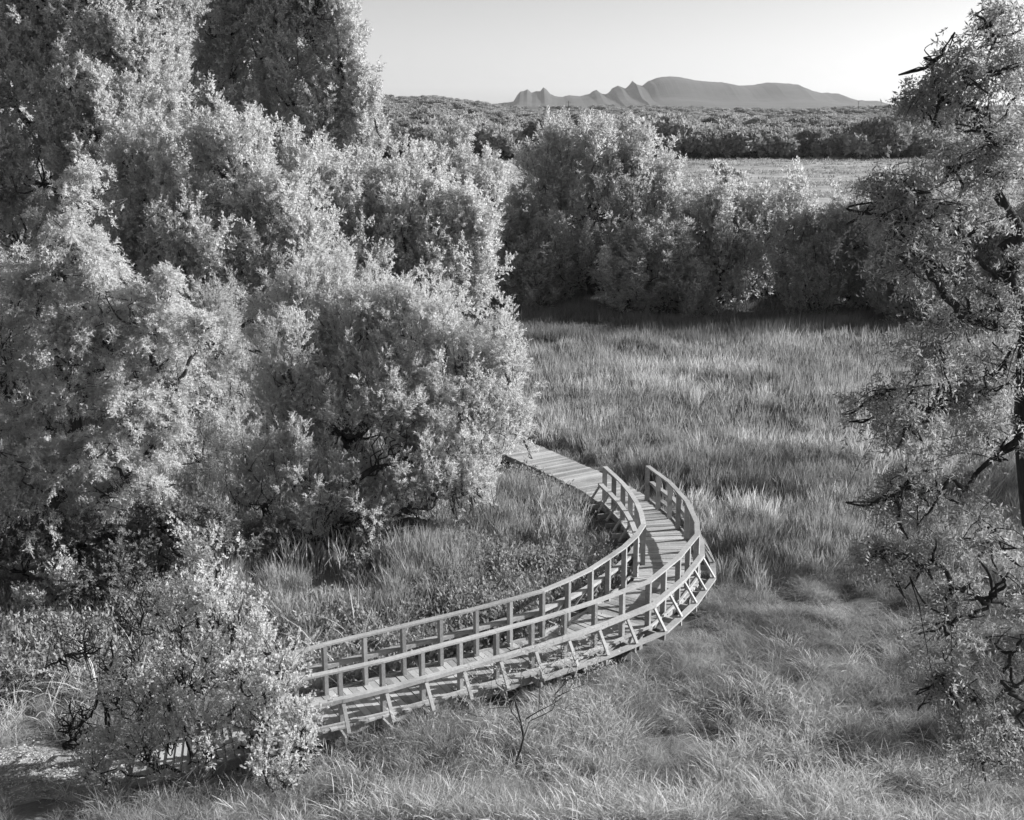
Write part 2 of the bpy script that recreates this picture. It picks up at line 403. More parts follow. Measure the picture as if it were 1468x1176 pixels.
def at_arc(p, s):
    t = arc(p); q = np.array([np.interp(s, t, p[:, k]) for k in (0, 1)])
    e = .04; a = np.array([np.interp(max(s - e, 0), t, p[:, k]) for k in (0, 1)]); b = np.array([np.interp(min(s + e, t[-1]), t, p[:, k]) for k in (0, 1)])
    return q, unit(b - a)
class Boxes:
    def __init__(s): s.V = []; s.I = []; s.t = []; s.n = 0
    def hexa(s, c8, tone=.5):
        s.V.append(np.array(c8, float)); n = s.n
        s.I.append(np.array([[0,3,2,1],[4,5,6,7],[0,1,5,4],[1,2,6,5],[2,3,7,6],[3,0,4,7]]) + n); s.n += 8; s.t += [tone] * 6
    def beam(s, a, b, w, h, tone=.5, up=(0, 0, 1)):
        """box from a to b, w across, h along 'up'"""
        a = np.array(a, float); b = np.array(b, float); d = unit(b - a); sd = unit(np.cross(d, np.array(up, float))); u = np.cross(sd, d)
        s.hexa([a - sd*w/2 - u*h/2, a + sd*w/2 - u*h/2, a + sd*w/2 + u*h/2, a - sd*w/2 + u*h/2,
                b - sd*w/2 - u*h/2, b + sd*w/2 - u*h/2, b + sd*w/2 + u*h/2, b - sd*w/2 + u*h/2], tone)
    def mesh(s, name, mat, origin=None):
        V = np.concatenate(s.V); I = np.concatenate(s.I)
        if origin is not None: V = V - origin
        return mesh_np(name, V, 4, mat, tone=s.t, idx=I)
def build_boardwalk():
    rng = np.random.default_rng(5)
    O = np.array([3.5, 28, 0.])
    root = empty('boardwalk', O, 'weathered wooden boardwalk curving across the meadow with low railings on its bend', 'boardwalk')
    L = arc(CS)[-1]
    hz = lambda s: DZ - .45 * float(sst(L - 3.0, L, s))
    b = Boxes(); s = 0
    while s < L - .15:
        q, t = at_arc(CS, s); n = np.array([t[1], -t[0]]); wv = .135
        w = .76 + rng.normal() * .018; z = hz(s) + rng.normal() * .005; k = rng.normal() * .01
        tt = t + n * k
        c = [q - n*w, q + n*w, q + n*w + tt*wv, q - n*w + tt*wv]
        # a bend would make straight planks overlap on the inside: taper each to the local curve
        q2, t2 = at_arc(CS, s + wv); n2 = np.array([t2[1], -t2[0]])
        c = [q - n*w, q + n*w, q2 + n2*w, q2 - n2*w]
        b.hexa([(*v, z - .04) for v in c] + [(*v, z) for v in c], rng.random())
        s += wv + .010
    link('deck', b.mesh('deck', M_WOOD, O), root)
    for off in (-.66, .66):
        b = Boxes()
        for s in np.arange(0, L - .9, .8):
            q, t = at_arc(CS, s); q2, t2 = at_arc(CS, s + .8); n = np.array([t[1], -t[0]]); n2 = np.array([t2[1], -t2[0]])
            b.beam((*(q + n*off), hz(s) - .14), (*(q2 + n2*off), hz(s + .8) - .14), .05, .19)
        link('stringer', b.mesh('stringer', M_WOOD, O), root)
    for s in np.arange(1.2, L - 3, 2.4):
        q, t = at_arc(CS, s); n = np.array([t[1], -t[0]])
        for off in (-.60, .60):
            pt = q + n*off; b = Boxes(); g = g1(*pt)
            b.beam((*pt, g - .4), (*pt, hz(s) - .05), .12, .12, up=(t[0], t[1], 0)); link('pier', b.mesh('pier', M_POST, O), root)
    # railings: outer side is away from the centreline
    for P0, sg in ((RL, 1), (RR, -1)):
        Lr = arc(P0)[-1]; n_post = int(round(Lr / .82)); ss = np.linspace(.03, Lr - .03, n_post + 1)
        def side(s):
            q, t = at_arc(P0, s); nn = np.array([t[1], -t[0]]) * sg   # outward
            k = np.argmin(((CS - q) ** 2).sum(1)); 
            if np.dot(nn, q - CS[k]) < 0: nn = -nn
            return q, t, nn
        cap = Boxes(); midr = Boxes(); outer = Boxes(); toe = Boxes()
        tone = .6
        for k, s in enumerate(ss):
            q, t, nn = side(s)
            b = Boxes(); b.beam((*q, DZ - .16), (*q, DZ + 1.02), .12, .075, rng.random(), up=(t[0], t[1], 0)); link('post', b.mesh('post', M_POST, O), root)
            a = q + nn * .14; e = q + nn * .49
            b = Boxes(); b.beam((*a, DZ + .50), (*(e - nn*.03), DZ + .004), .045, .07, .5 + rng.random() * .5, up=(t[0], t[1], 0)); link('brace', b.mesh('brace', M_POST, O), root)
            b = Boxes(); sd = t * .066
            b.beam((*(q - nn*.3 + sd), DZ - .115), (*(e + sd), DZ - .115), .04, .13, rng.random()); link('outrigger', b.mesh('outrigger', M_POST, O), root)
        # boards between posts follow the surveyed bends
        seg = 3
        for k in range(len(ss) - 1):
            q, t, nn = side(ss[k]); q2, t2, nn2 = side(ss[k + 1])
            if k % seg == 0: tone = .35 + rng.random() * .6
            dl = np.array([*unit(q2 - q), 0]) * .004
            ex = unit(q2 - q) * .02
            A = (*(q - ex * (k > 0)), DZ + 1.045); B_ = (*(q2 + ex), DZ + 1.045 + .0)
            j = .002 * (k % 2)
            cap.beam(np.array(A) + [0, 0, j], np.array(B_) + [0, 0, j], .13, .038, tone)
            midr.beam((*(q + nn*(.135 + j) - ex), DZ + .53 + j), (*(q2 + nn2*(.135 + j) + ex), DZ + .52 + j), .13, .075, tone)
            if sg == -1 and q[0] > .1: outer.beam((*(q + nn*.43 - ex), DZ - .022 + j), (*(q2 + nn2*.43 + ex), DZ - .022 + j), .15, .045, tone * .5)
            toe.beam((*(q + nn*(.085 + j) - ex), DZ + .015 + j), (*(q2 + nn2*(.085 + j) + ex), DZ + .015 + j), .05, .05, tone)
        if outer.V: link('edge_board', outer.mesh('edge_board', M_WOOD, O), root)
        link('handrail', cap.mesh('handrail', M_WOOD, O), root); link('mid_rail', midr.mesh('mid_rail', M_WOOD, O), root)
        link('toe_board', toe.mesh('toe_board', M_WOOD, O), root)
build_boardwalk()

# ------------------------------------------------------------------ dirt path on the left
def build_path():
    c = smooth_line(np.array([(-7.0, 19.35), (-8.6, 19.2), (-10.5, 18.9), (-14, 18.2), (-20, 17.6)]), 60)
    rows = []
    for k in range(len(c)):
        q, t = c[k], unit(c[min(k + 1, 59)] - c[max(k - 1, 0)]); n = np.array([-t[1], t[0]])
        w = .95 + .12 * math.sin(k * .7)
        for u in np.linspace(-1, 1, 9):
            p = q + n * w * u * (1 + .05 * math.sin(k * 1.7)); rows.append((p[0], p[1], g1(*p) + .05 * (1 - u ** 4) + .004))
    i = np.arange(59)[:, None] * 9 + np.arange(8)[None, :]
    idx = np.stack([i, i + 1, i + 10, i + 9], -1).reshape(-1, 4)
    m, nt, b = mat_new('path_dirt'); g = nt.nodes.new('ShaderNodeNewGeometry')
    nt.links.new(ramp(nt, noise(nt, 6, 6, g.outputs['Position'], .75), [(.3, .13), (.7, .40)]), b.inputs['Base Color']); b.inputs['Roughness'].default_value = 1
    link('path', mesh_np('path', np.array(rows), 4, m, idx=idx, smooth=True), kind='structure')
    return c
PATH = build_path()

# ------------------------------------------------------------------ trees
def tree_px(name, bpx, Y, L, st, seed, label, cat='tree', leafm=None, **k):
    base = P(bpx, 600, Y)
    return make_tree(name, (base[0], Y), lobes_px(L), st, np.random.default_rng(seed), label, cat, leafm, **k)

# tall cottonwoods behind on the left
tree_px('cottonwood_tree', 150, 47, [(100,70,47,60,80),(170,60,46.5,50,70),(95,150,46,60,60),(160,170,45.5,55,60),(60,240,45.5,60,60),(130,260,45,60,55),(20,120,47,60,80),(0,30,47,60,90),(230,20,48,60,90),(220,110,47.5,45,70),(215,230,45.5,50,60),(-40,260,46,70,100),(70,-20,47,70,60),(30,330,46,60,70),(120,340,45,60,60),(200,320,45,50,60),(60,420,45,80,60)],
        ST_COT, 11, 'tall pale cottonwood rising out of the top left corner', leafm=M_LEAF_PALE, trunk_r=.5, fork=.35)
tree_px('cottonwood_tree', 400, 53, [(330,20,53,55,80),(310,110,53,50,60),(390,40,53,60,80),(450,30,53,50,80),(490,70,52,36,70),(480,150,52,45,60),(420,130,52.5,55,60),(440,220,51.5,62,60),(350,190,52,60,60),(512,215,51,42,50),(520,150,51,22,45),(400,-70,53,100,80),(480,-20,53,45,60),(420,290,51,60,50)],
        ST_COT, 12, 'tallest cottonwood standing against the sky left of the mountains', leafm=M_LEAF_PALE, trunk_r=.55, fork=.3)
tree_px('cottonwood_tree', 290, 40, [(320,230,40,60,55),(260,300,39.5,60,60),(345,310,39.5,60,55),(400,310,39,40,60),(300,390,38.5,75,50),(370,390,38.5,55,50),(210,300,40.5,45,60),(200,240,41,45,45),(430,350,39,45,60),(420,420,38.5,45,50),(230,390,39,55,50),(180,370,39.5,50,60),(300,450,38,80,50)],
        ST_COT, 13, 'rounded cottonwood in the middle of the left grove, in front of the tall dark ones', leafm=M_LEAF_PALE, trunk_r=.4)
tree_px('cottonwood_tree', 590, 45, [(590,290,45,60,45),(640,310,45,50,45),(540,330,45,55,55),(610,370,44,60,55),(670,350,44,50,50),(690,400,44,30,36),(650,430,43.5,60,45),(520,290,46,45,50),(480,330,44.5,45,60),(540,400,43.5,60,55),(460,270,46,50,50),(590,450,43,70,45)],
        ST_COT, 14, 'broad cottonwood whose right side bulges over the meadow beneath the field', leafm=M_LEAF_PALE, trunk_r=.4)
tree_px('cottonwood_tree', 645, 62, [(640,245,62,40,38),(605,285,61,40,40),(680,290,61,40,40),(640,300,61,50,40)],
        ST_COT, 15, 'small bright round-topped tree peeking above the grove before the pale field', leafm=M_LEAF_PALE, trunk_r=.25)
# bright willow mass in front
tree_px('willow_tree', 560, 33, [(470,450,34,65,60),(400,480,34,45,60),(550,460,33.5,60,55),(610,470,33,60,55),(660,510,32.5,50,55),(560,540,32.5,70,60),(430,560,32.5,75,70),(500,600,31.5,75,60),(590,600,31.5,70,60),(728,530,32.5,28,55),(735,590,32.3,28,45),(680,590,32,50,60),(640,650,31.5,75,45),(710,640,31.5,40,42),(400,640,31,60,55),(500,500,33,60,60)],
        ST_WIL, 21, 'wide silvery willow with upright plumes leaning over the far end of the boardwalk', cat='willow', leafm=M_LEAF_WIL, trunk_r=.45, stems=4, fork=.3, wig=.16)
tree_px('willow_tree', 430, 30.5, [(480,700,30.5,75,50,50),(380,700,30,60,65,45),(590,705,30.3,70,42,45),(650,690,30.4,50,38),(530,740,29.9,60,30),(440,745,29.8,60,30,40),(680,690,30.6,50,30,40),(340,760,29.6,40,30)],
        dict(ST_WIL, dens=.5, ns=32), 22, 'low dark-stemmed willow thicket under the wide silvery willow', cat='willow', leafm=M_LEAF_PALE, trunk_r=.22, stems=4, fork=.3, wig=.2)
# drooping tree at the left edge
tree_px('locust_tree', 90, 28, [(112,280,28,20,50),(105,340,28,40,55),(235,420,27.4,16,38),(285,470,27,16,35),(130,400,28,55,60),(70,440,27.5,60,60),(150,480,27.5,65,65),(215,480,27.2,50,60),(245,540,27,45,55),(100,550,27,75,65),(180,580,27,65,60),(225,620,27,50,50),(10,520,28,80,140),(100,650,26.6,75,55),(160,690,26.5,60,45),(60,720,26.4,70,45),(0,680,26.6,60,90)],
        dict(ST_DROOP), 23, 'pale tree with drooping feathery twigs filling the left edge', leafm=M_LEAF_WIL, trunk_r=.3, fork=.35, wig=.12)
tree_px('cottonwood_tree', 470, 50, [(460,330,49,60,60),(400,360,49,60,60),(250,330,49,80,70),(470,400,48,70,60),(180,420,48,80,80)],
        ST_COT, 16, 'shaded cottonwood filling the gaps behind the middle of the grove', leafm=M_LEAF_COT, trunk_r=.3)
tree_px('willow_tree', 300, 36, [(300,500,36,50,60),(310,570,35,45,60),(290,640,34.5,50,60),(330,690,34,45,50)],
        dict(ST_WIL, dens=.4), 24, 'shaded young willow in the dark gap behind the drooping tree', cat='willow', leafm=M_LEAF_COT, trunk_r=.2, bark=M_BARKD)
# foreground bush, bottom left
tree_px('hackberry_bush', 245, 18.9, [(295,835,20,35,50),(330,890,19.8,55,50),(260,890,19.8,45,50),(340,950,19.4,60,50),(270,970,19.5,60,50),(380,1020,19,60,60),(300,1060,18.8,70,55),(200,1000,19.2,45,45),(210,1080,18.6,50,40),(130,1090,18.7,45,30),(400,1100,18.4,50,50),(400,950,19.2,45,45),(430,1060,18.8,40,45)],
        dict(ST_WIL, dens=.28, cr=.13, cl=.8, ns=14, K=9, sl=.16, ll=.06, lw=.034, tw=.013, out=.7, up=.7, twig_step=1), 31,
        'leafy pale bush with dark crooked stems in the bottom left corner', cat='bush', leafm=M_LEAF_PALE, bark=M_BARKD, trunk_r=.085, stems=4, fork=.25, wig=.16)
ubl = [('bramble coloured dark for shade directly right of the drooping tree', 230, 27.6, [(230,740,27.6,60,50),(170,790,27.2,60,45),(290,780,27.6,50,45)]),
       ('bramble coloured dark for shade under the drooping tree, nearest the left border', 90, 26.2, [(90,790,26.2,60,45),(150,840,25.8,50,35),(30,800,26,50,60)]),
       ('low shrub coloured dark for shade at the foot of the willow thicket', 380, 29.0, [(380,790,29,50,30),(330,800,28.6,45,35)])]
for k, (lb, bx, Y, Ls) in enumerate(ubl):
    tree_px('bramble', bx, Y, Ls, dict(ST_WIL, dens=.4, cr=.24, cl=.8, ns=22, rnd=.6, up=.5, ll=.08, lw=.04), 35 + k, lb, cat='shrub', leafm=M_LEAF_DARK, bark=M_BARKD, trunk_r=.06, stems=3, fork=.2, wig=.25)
tree_px('dead_shrub', 165, 19.8, [(180,960,19.8,45,35),(150,1010,19.5,50,30),(200,890,20.2,50,35),(120,930,19.9,40,30),(240,1000,19.2,40,40),(90,1060,19,40,30)], dict(ST_WIL, dens=.4, cr=.2, cl=.8, ns=2, K=5, rnd=.8, up=.3, ll=.05, lw=.025, tw=.016, twig_step=1), 39,
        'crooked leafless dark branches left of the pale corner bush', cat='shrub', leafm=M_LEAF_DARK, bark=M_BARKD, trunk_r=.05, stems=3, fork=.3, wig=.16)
tree_px('leafy_bush', 78, 25.5, [(75,850,25.5,32,35),(50,880,25.3,30,30)], dict(ST_WIL, dens=.5, cr=.2, cl=.5, ns=20, K=9, sl=.18, ll=.07, lw=.04, tw=.01), 32,
        'small bright bush below the drooping tree at the left edge', cat='bush', leafm=M_LEAF_PALE, trunk_r=.05, stems=2)
print('leaves', NLEAF)

# ---- row of trees at the far side of the meadow
ST_ROW = dict(dens=.50, cr=.26, cl=2.3, out=.35, up=1.4, ns=34, K=9, sl=.34, ll=.18, lw=.065, rnd=.2, droop=.0, tw=.03, twig_step=4, beta=.6)
tree_px('willow_tree', 850, 74, [(800,240,74,48,50),(870,225,74,60,52),(850,290,73,80,60),(780,300,73,50,60),(930,270,73,50,60),(960,320,72.5,45,60),(840,370,72,85,55),(900,405,71,60,35),(780,400,71,60,40)],
        ST_ROW, 41, 'biggest tree of the row across the meadow, its crown reaching the mountains', cat='willow', leafm=M_LEAF_ROW, trunk_r=.45, fork=.35, group='trees in a row across the meadow', stems=3, spz=1.0)
rowA = tree_px('willow_tree', 1035, 71, [(1010,320,71,42,46),(1060,322,71,42,44),(1035,370,70.5,52,50),(990,390,70,35,45),(1085,385,70,35,45),(1035,415,70,60,30)],
        ST_ROW, 42, 'feathery tree just right of the biggest in the row, below the pale field', cat='willow', leafm=M_LEAF_ROW, trunk_r=.25, group='trees in a row across the meadow', stems=4, spz=1.1)
rowB = tree_px('willow_tree', 1165, 69, [(1140,345,69,32,46),(1185,345,69,32,46),(1160,390,68.5,50,48),(1160,425,68,48,26)],
        ST_ROW, 43, 'narrow feathery row tree midway between the biggest tree and the dark right tree', cat='willow', leafm=M_LEAF_ROW, trunk_r=.22, group='trees in a row across the meadow', stems=4, spz=1.2)
def put(o, px, Y, rz, s, label):
    p = P(px, 600, Y); return copy_tree(o, (p[0], Y, g1(p[0], Y) - .1), rz, s, label)
put(rowB, 735, 72, 1.0, (1.1, 1, .95), 'leftmost tree of the row, half behind the grove and dark at its foot')
put(rowA, 930, 69, 2.2, (.85, .9, .75), 'low bushy tree at the right foot of the biggest tree in the row')
put(rowB, 1110, 72, 4.1, (1.0, 1, 1.03), 'slim feathery tree in the row, between two wider ones')
put(rowA, 1225, 68, 3.4, (.95, .9, .95), 'feathery tree of the row standing nearest the drifting twigs of the dark right tree')
put(rowB, 1285, 67, .4, (1.15, 1, 1.0), 'tree at the right end of the visible row, partly behind the dark right tree')
put(rowA, 1345, 66, 5.2, (1, 1, .95), 'row tree seen through the leaves of the dark right tree')
put(rowB, 1410, 65, 2.9, (1.2, 1.1, 1.05), 'row tree glimpsed behind the trunk side of the dark right tree')
put(rowA, 1500, 64, 1.7, (1, 1, 1), 'last row tree, at the right border of the picture')
put(rowB, 880, 67.5, 3.0, (.9, .8, .55), 'short shrubby willow in front of the biggest tree of the row')
put(rowB, 790, 70, 5.5, (1, .8, .62), 'short shrubby willow left of the biggest tree trunk in the row')
put(rowB, 815, 77, 2.0, (1.7, 1, .5), 'low dark thicket filling the gap beneath the biggest row tree')
put(rowB, 1060, 76, 1.2, (1.8, 1, .48), 'low dark thicket behind the feathery trees, left of the middle of the row')
put(rowB, 1215, 73, 4.6, (1.8, 1, .5), 'low dark thicket behind the feathery trees, near the right end of the row')
put(rowA, 690, 76, .9, (.9, .9, .75), 'row tree mostly hidden by the bulging cottonwood')
tree_px('olive_shrub', 1043, 130, [(1043,262,130,20,14),(1060,268,130,14,10)], dict(ST_ROW, cr=.6, cl=1.4, ns=20, ll=.4, lw=.16), 44,
        'dark lone shrub at the near edge of the pale field', cat='shrub', leafm=M_LEAF_COT, bark=M_BARKD, trunk_r=.12)

ST_SH = dict(dens=.11, cr=.4, cl=1.3, out=.7, up=.5, ns=16, K=8, sl=.4, ll=.14, lw=.07, droop=.1, tw=.03, twig_step=1)
for k, (x, y, lb) in enumerate([(21.5, 24.5, 'open-crowned tree outside the right border, nearest the camera'), (24, 35.5, 'open-crowned tree outside the right border, farthest from the camera')]):
    r = np.random.default_rng(45 + k)
    make_tree('mesquite_tree', (x, y), [(np.array([x + r.normal() * 2.0, y + r.normal() * 1.6, 3.0 + 2.6 * r.random()]), np.array([1.5, 1.4, .8])) for _ in range(8)], ST_SH, r, lb, 'tree', M_LEAF_COT, M_BARKD, trunk_r=.2)
# ---- mesquite on the right, close to the camera
ST_MES = dict(dens=.27, cr=.15, cl=.9, out=.9, up=.15, ns=19, K=15, sl=.2, ll=.060, lw=.017, droop=.55, tw=.013, twig_step=1, beta=1.2, along=.5, rnd=.45)
def mesq(seed, L, **k):
    L = [(a, b, Y, rx * 1.04, ry * 1.0, rz) for a, b, Y, rx, ry, rz in L]
    return tree_px('mesquite_tree', 1600, 13.6, L, ST_MES, seed, 'dark mesquite with hanging leaves and crooked branches along the right edge', leafm=M_LEAF_MESQ, bark=M_BARKD, trunk_r=.17, fork=1.05, wig=.16, sub=1, spire=False, rootw=.5, snodes=(-11, -9, -7, -5, -3, -2, -1), lean=(.9, .3))
mesq(51, [(1430,30,13,45,50,70),(1460,110,13.2,45,60,70),(1420,170,13.1,45,40,60),(1350,130,12.9,30,30,40),(1330,360,12.8,50,40,60),(1270,270,12.7,35,22,40),(1280,560,12.6,40,25,40),(1280,790,12.5,40,25,40),(1350,960,12.4,35,25,40),(1340,75,12.8,40,28,50),(1395,130,13,60,50,70),(1370,220,12.9,55,50,70),(1310,250,12.7,50,35,60),(1440,230,13.2,60,60,80),(1290,300,12.7,55,28,50),
          (1380,320,12.9,70,50,80),(1450,370,13.2,60,70,90),(1390,430,13,75,50,90),(1330,480,12.8,50,40,60),(1420,520,13.1,80,60,90),(1340,570,12.8,70,40,70),(1300,600,12.6,45,35,50),(1430,630,13.2,70,60,90),
          (1350,690,12.6,60,40,70),(1300,690,12.5,45,25,40),(1420,740,12.7,75,50,80),(1340,790,12.6,70,40,70),(1420,840,12.6,80,50,70),(1360,880,12.4,55,35,60),(1450,920,12.4,60,50,70),(1400,990,12.3,60,40,60),(1450,1060,12.2,55,45,60),
          (1530,200,14,90,140,120),(1560,500,14.3,90,150,120),(1540,800,13.6,80,120,100)])
print('leaves', NLEAF)

# ---- bare sapling in front of the boardwalk
def build_sapling():
    rng = np.random.default_rng(61)
    b = P(738, 600, 18.9); base = np.array([b[0], 18.9, g1(b[0], 18.9)])
    root = empty('bare_sapling', base, 'nearly leafless dark sapling in front of the near railing', 'sapling')
    tb = Tubes(); tips = []
    def grow(p, d, L, r, lv):
        q = p + unit(d) * L; c = curve(p, q, rng, 5, rng.normal(size=3) * .04 * L, .1); tb.add(c, r, r * .6, 5)
        tips.extend([c[2], c[-1]])
        if lv == 0: return
        for k in range(3 if lv > 1 else 2):
            j = len(c) - 1 - rng.integers(0, 5); grow(c[j], unit(d) * .7 + rng.normal(size=3) * .6 + [0, 0, .2], L * (.55 + .28 * rng.random()), r * .55, lv - 1)
    grow(base, np.array([-.02, 0, 1.]), 1.5, .024, 5)
    me = tb.mesh('stem', M_BARKD); me.transform(__import__('mathutils').Matrix.Translation(Vector(-base))); link('stem', me, root)
    T = np.array(tips)[rng.random(len(tips)) < .5]
    V, tone = leaves(T, rng.normal(size=T.shape) + [0, 0, .5], np.full(len(T), .14), 5, .045, .02, rng)
    link('foliage', mesh_np('foliage', V - base, 4, M_LEAF_COT, tone), root)
build_sapling()

# ---- fallen trunks in the shade
def log(px, py, Y, px2, py2, Y2, r, label, seed, bow=.3):
    rng = np.random.default_rng(seed); a = P(px, py, Y); b = P(px2, py2, Y2)
    a[2] = max(a[2], g1(a[0], a[1]) + r * .6); b[2] = max(b[2], g1(b[0], b[1]) + r * .6)
    root = empty('fallen_trunk', a, label, 'fallen tree')
    tb = Tubes(); c = curve(a, b, rng, 9, (0, 0, bow), .07); tb.add(c, r, r * .5, 9)
    me = tb.mesh('trunk', M_BARKD); me.transform(__import__('mathutils').Matrix.Translation(Vector(-a))); link('trunk', me, root)
    tb = Tubes()
    for k in (3, 4, 5, 6, 7, 8):
        for _ in range(2):
            d = rng.normal(size=3) * .5 + [0, 0, .55] + unit(b - a) * .6; L = .7 + rng.random() * .9
            tb.add(curve(c[k], c[k] + unit(d) * L, rng, 6, (0, 0, .1), .16), r * .35, r * .06, 5)
    me = tb.mesh('limb', M_BARKD); me.transform(__import__('mathutils').Matrix.Translation(Vector(-a))); link('limbs', me, root)
log(370, 815, 29.3, 610, 750, 30.2, .20, 'thick dark trunk lying in the shade under the silvery willow', 71)
log(500, 700, 30.0, 630, 672, 30.3, .09, 'thin dead limb arching through the lower leaves of the silvery willow', 72, .5)
log(1150, 452, 67, 1225, 458, 66, .14, 'pale dead branch heap at the foot of the tree row', 73)

# ------------------------------------------------------------------ grass and other ground cover (stuff, scattered with geometry nodes)
def tuft(name, rng, n, h, spread, lean, w, mat, seg=4, curl=.3, head=False, tone0=.0):
    base = rng.normal(size=(n, 2)) * spread; ang = rng.random(n) * 2 * pi
    H = h * (.55 + .6 * rng.random(n)); ln = lean * (.3 + rng.random(n)); ww = w * (.7 + .6 * rng.random(n))
    od = np.stack([np.cos(ang), np.sin(ang)], 1)
    t = np.linspace(0, 1, seg + 1)
    x = base[:, None, :] + od[:, None, :] * (ln[:, None] * H[:, None] * (t[None] + curl * t[None] ** 3))[..., None]
    z = H[:, None] * (t[None] - curl * .45 * ln[:, None] * t[None] ** 3)
    C = np.concatenate([x, z[..., None]], -1)
    pa = rng.random(n) * 2 * pi; pv = np.stack([np.cos(pa), np.sin(pa), 0 * pa], 1)
    if head: wt = np.interp(t, [0, .6, .7, .9, 1], [.5, .35, 1.6, 1.4, .1])
    else: wt = np.interp(t, [0, .5, 1], [1, .8, .06])
    off = pv[:, None] * (ww[:, None] * wt[None])[..., None] * .5
    A = C - off; B = C + off
    q = np.stack([A[:, :-1], B[:, :-1], B[:, 1:], A[:, 1:]], 2).reshape(-1, 3)
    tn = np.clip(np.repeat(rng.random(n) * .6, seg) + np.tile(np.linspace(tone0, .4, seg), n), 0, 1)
    return bpy.data.objects.new(name, mesh_np(name, q, 4, mat, tn))
def scatter(name, sources, pts, rot, scale, label, cat):
    """one object: instances of the source clumps on the points"""
    col = bpy.data.collections.new(name + '_source')
    for s in sources: col.objects.link(s)
    m = bpy.data.meshes.new(name); m.vertices.add(len(pts)); m.vertices.foreach_set('co', np.asarray(pts, np.float32).ravel())
    rng = np.random.default_rng(len(pts))
    for nm, ty, arr, key in (('rot', 'FLOAT_VECTOR', rot, 'vector'), ('scl', 'FLOAT_VECTOR', scale, 'vector'), ('idx', 'INT', rng.integers(0, len(sources), len(pts)), 'value')):
        a = m.attributes.new(nm, ty, 'POINT'); a.data.foreach_set(key, np.asarray(arr, np.int32 if ty == 'INT' else np.float32).ravel())
    o = link(name, m, label=label, cat=cat, kind='stuff')
    g = bpy.data.node_groups.new(name, 'GeometryNodeTree')
    g.interface.new_socket('Geometry', in_out='INPUT', socket_type='NodeSocketGeometry'); g.interface.new_socket('Geometry', in_out='OUTPUT', socket_type='NodeSocketGeometry')
    N = g.nodes; i = N.new('NodeGroupInput'); u = N.new('NodeGroupOutput')
    ci = N.new('GeometryNodeCollectionInfo'); ci.inputs[0].default_value = col; ci.inputs['Separate Children'].default_value = True; ci.inputs['Reset Children'].default_value = True
    ip = N.new('GeometryNodeInstanceOnPoints'); ip.inputs['Pick Instance'].default_value = True
    def attr(nm, ty):
        a = N.new('GeometryNodeInputNamedAttribute'); a.data_type = ty; a.inputs[0].default_value = nm; return a.outputs[0]
    g.links.new(i.outputs[0], ip.inputs['Points']); g.links.new(ci.outputs[0], ip.inputs['Instance'])
    g.links.new(attr('idx', 'INT'), ip.inputs['Instance Index'])
    e2r = N.new('FunctionNodeEulerToRotation'); g.links.new(attr('rot', 'FLOAT_VECTOR'), e2r.inputs[0])
    g.links.new(e2r.outputs[0], ip.inputs['Rotation']); g.links.new(attr('scl', 'FLOAT_VECTOR'), ip.inputs['Scale'])
    g.links.new(ip.outputs[0], u.inputs[0])
    md = o.modifiers.new('scatter', 'NODES'); md.node_group = g
    return o
def dist_line(x, y, line):
    d = np.full(len(x), 1e9)
    for k in range(0, len(line), 2): d = np.minimum(d, (x - line[k, 0]) ** 2 + (y - line[k, 1]) ** 2)
    return np.sqrt(d)
def field_pts(rng, y0, y1, dens, wide=.50, pad=2.5):
    A = []
    for a in np.arange(y0, y1, 2.0):
        b = min(a + 2, y1); hw = wide * b + pad; n = int((b - a) * hw * 2 * dens(a))
        A.append(np.stack([rng.uniform(-hw, hw, n), rng.uniform(a, b, n)], 1))
    return np.concatenate(A)
def rots(rng, n, tilt=.12): return np.stack([rng.normal(size=n) * tilt, rng.normal(size=n) * tilt, rng.random(n) * 6.28], 1)
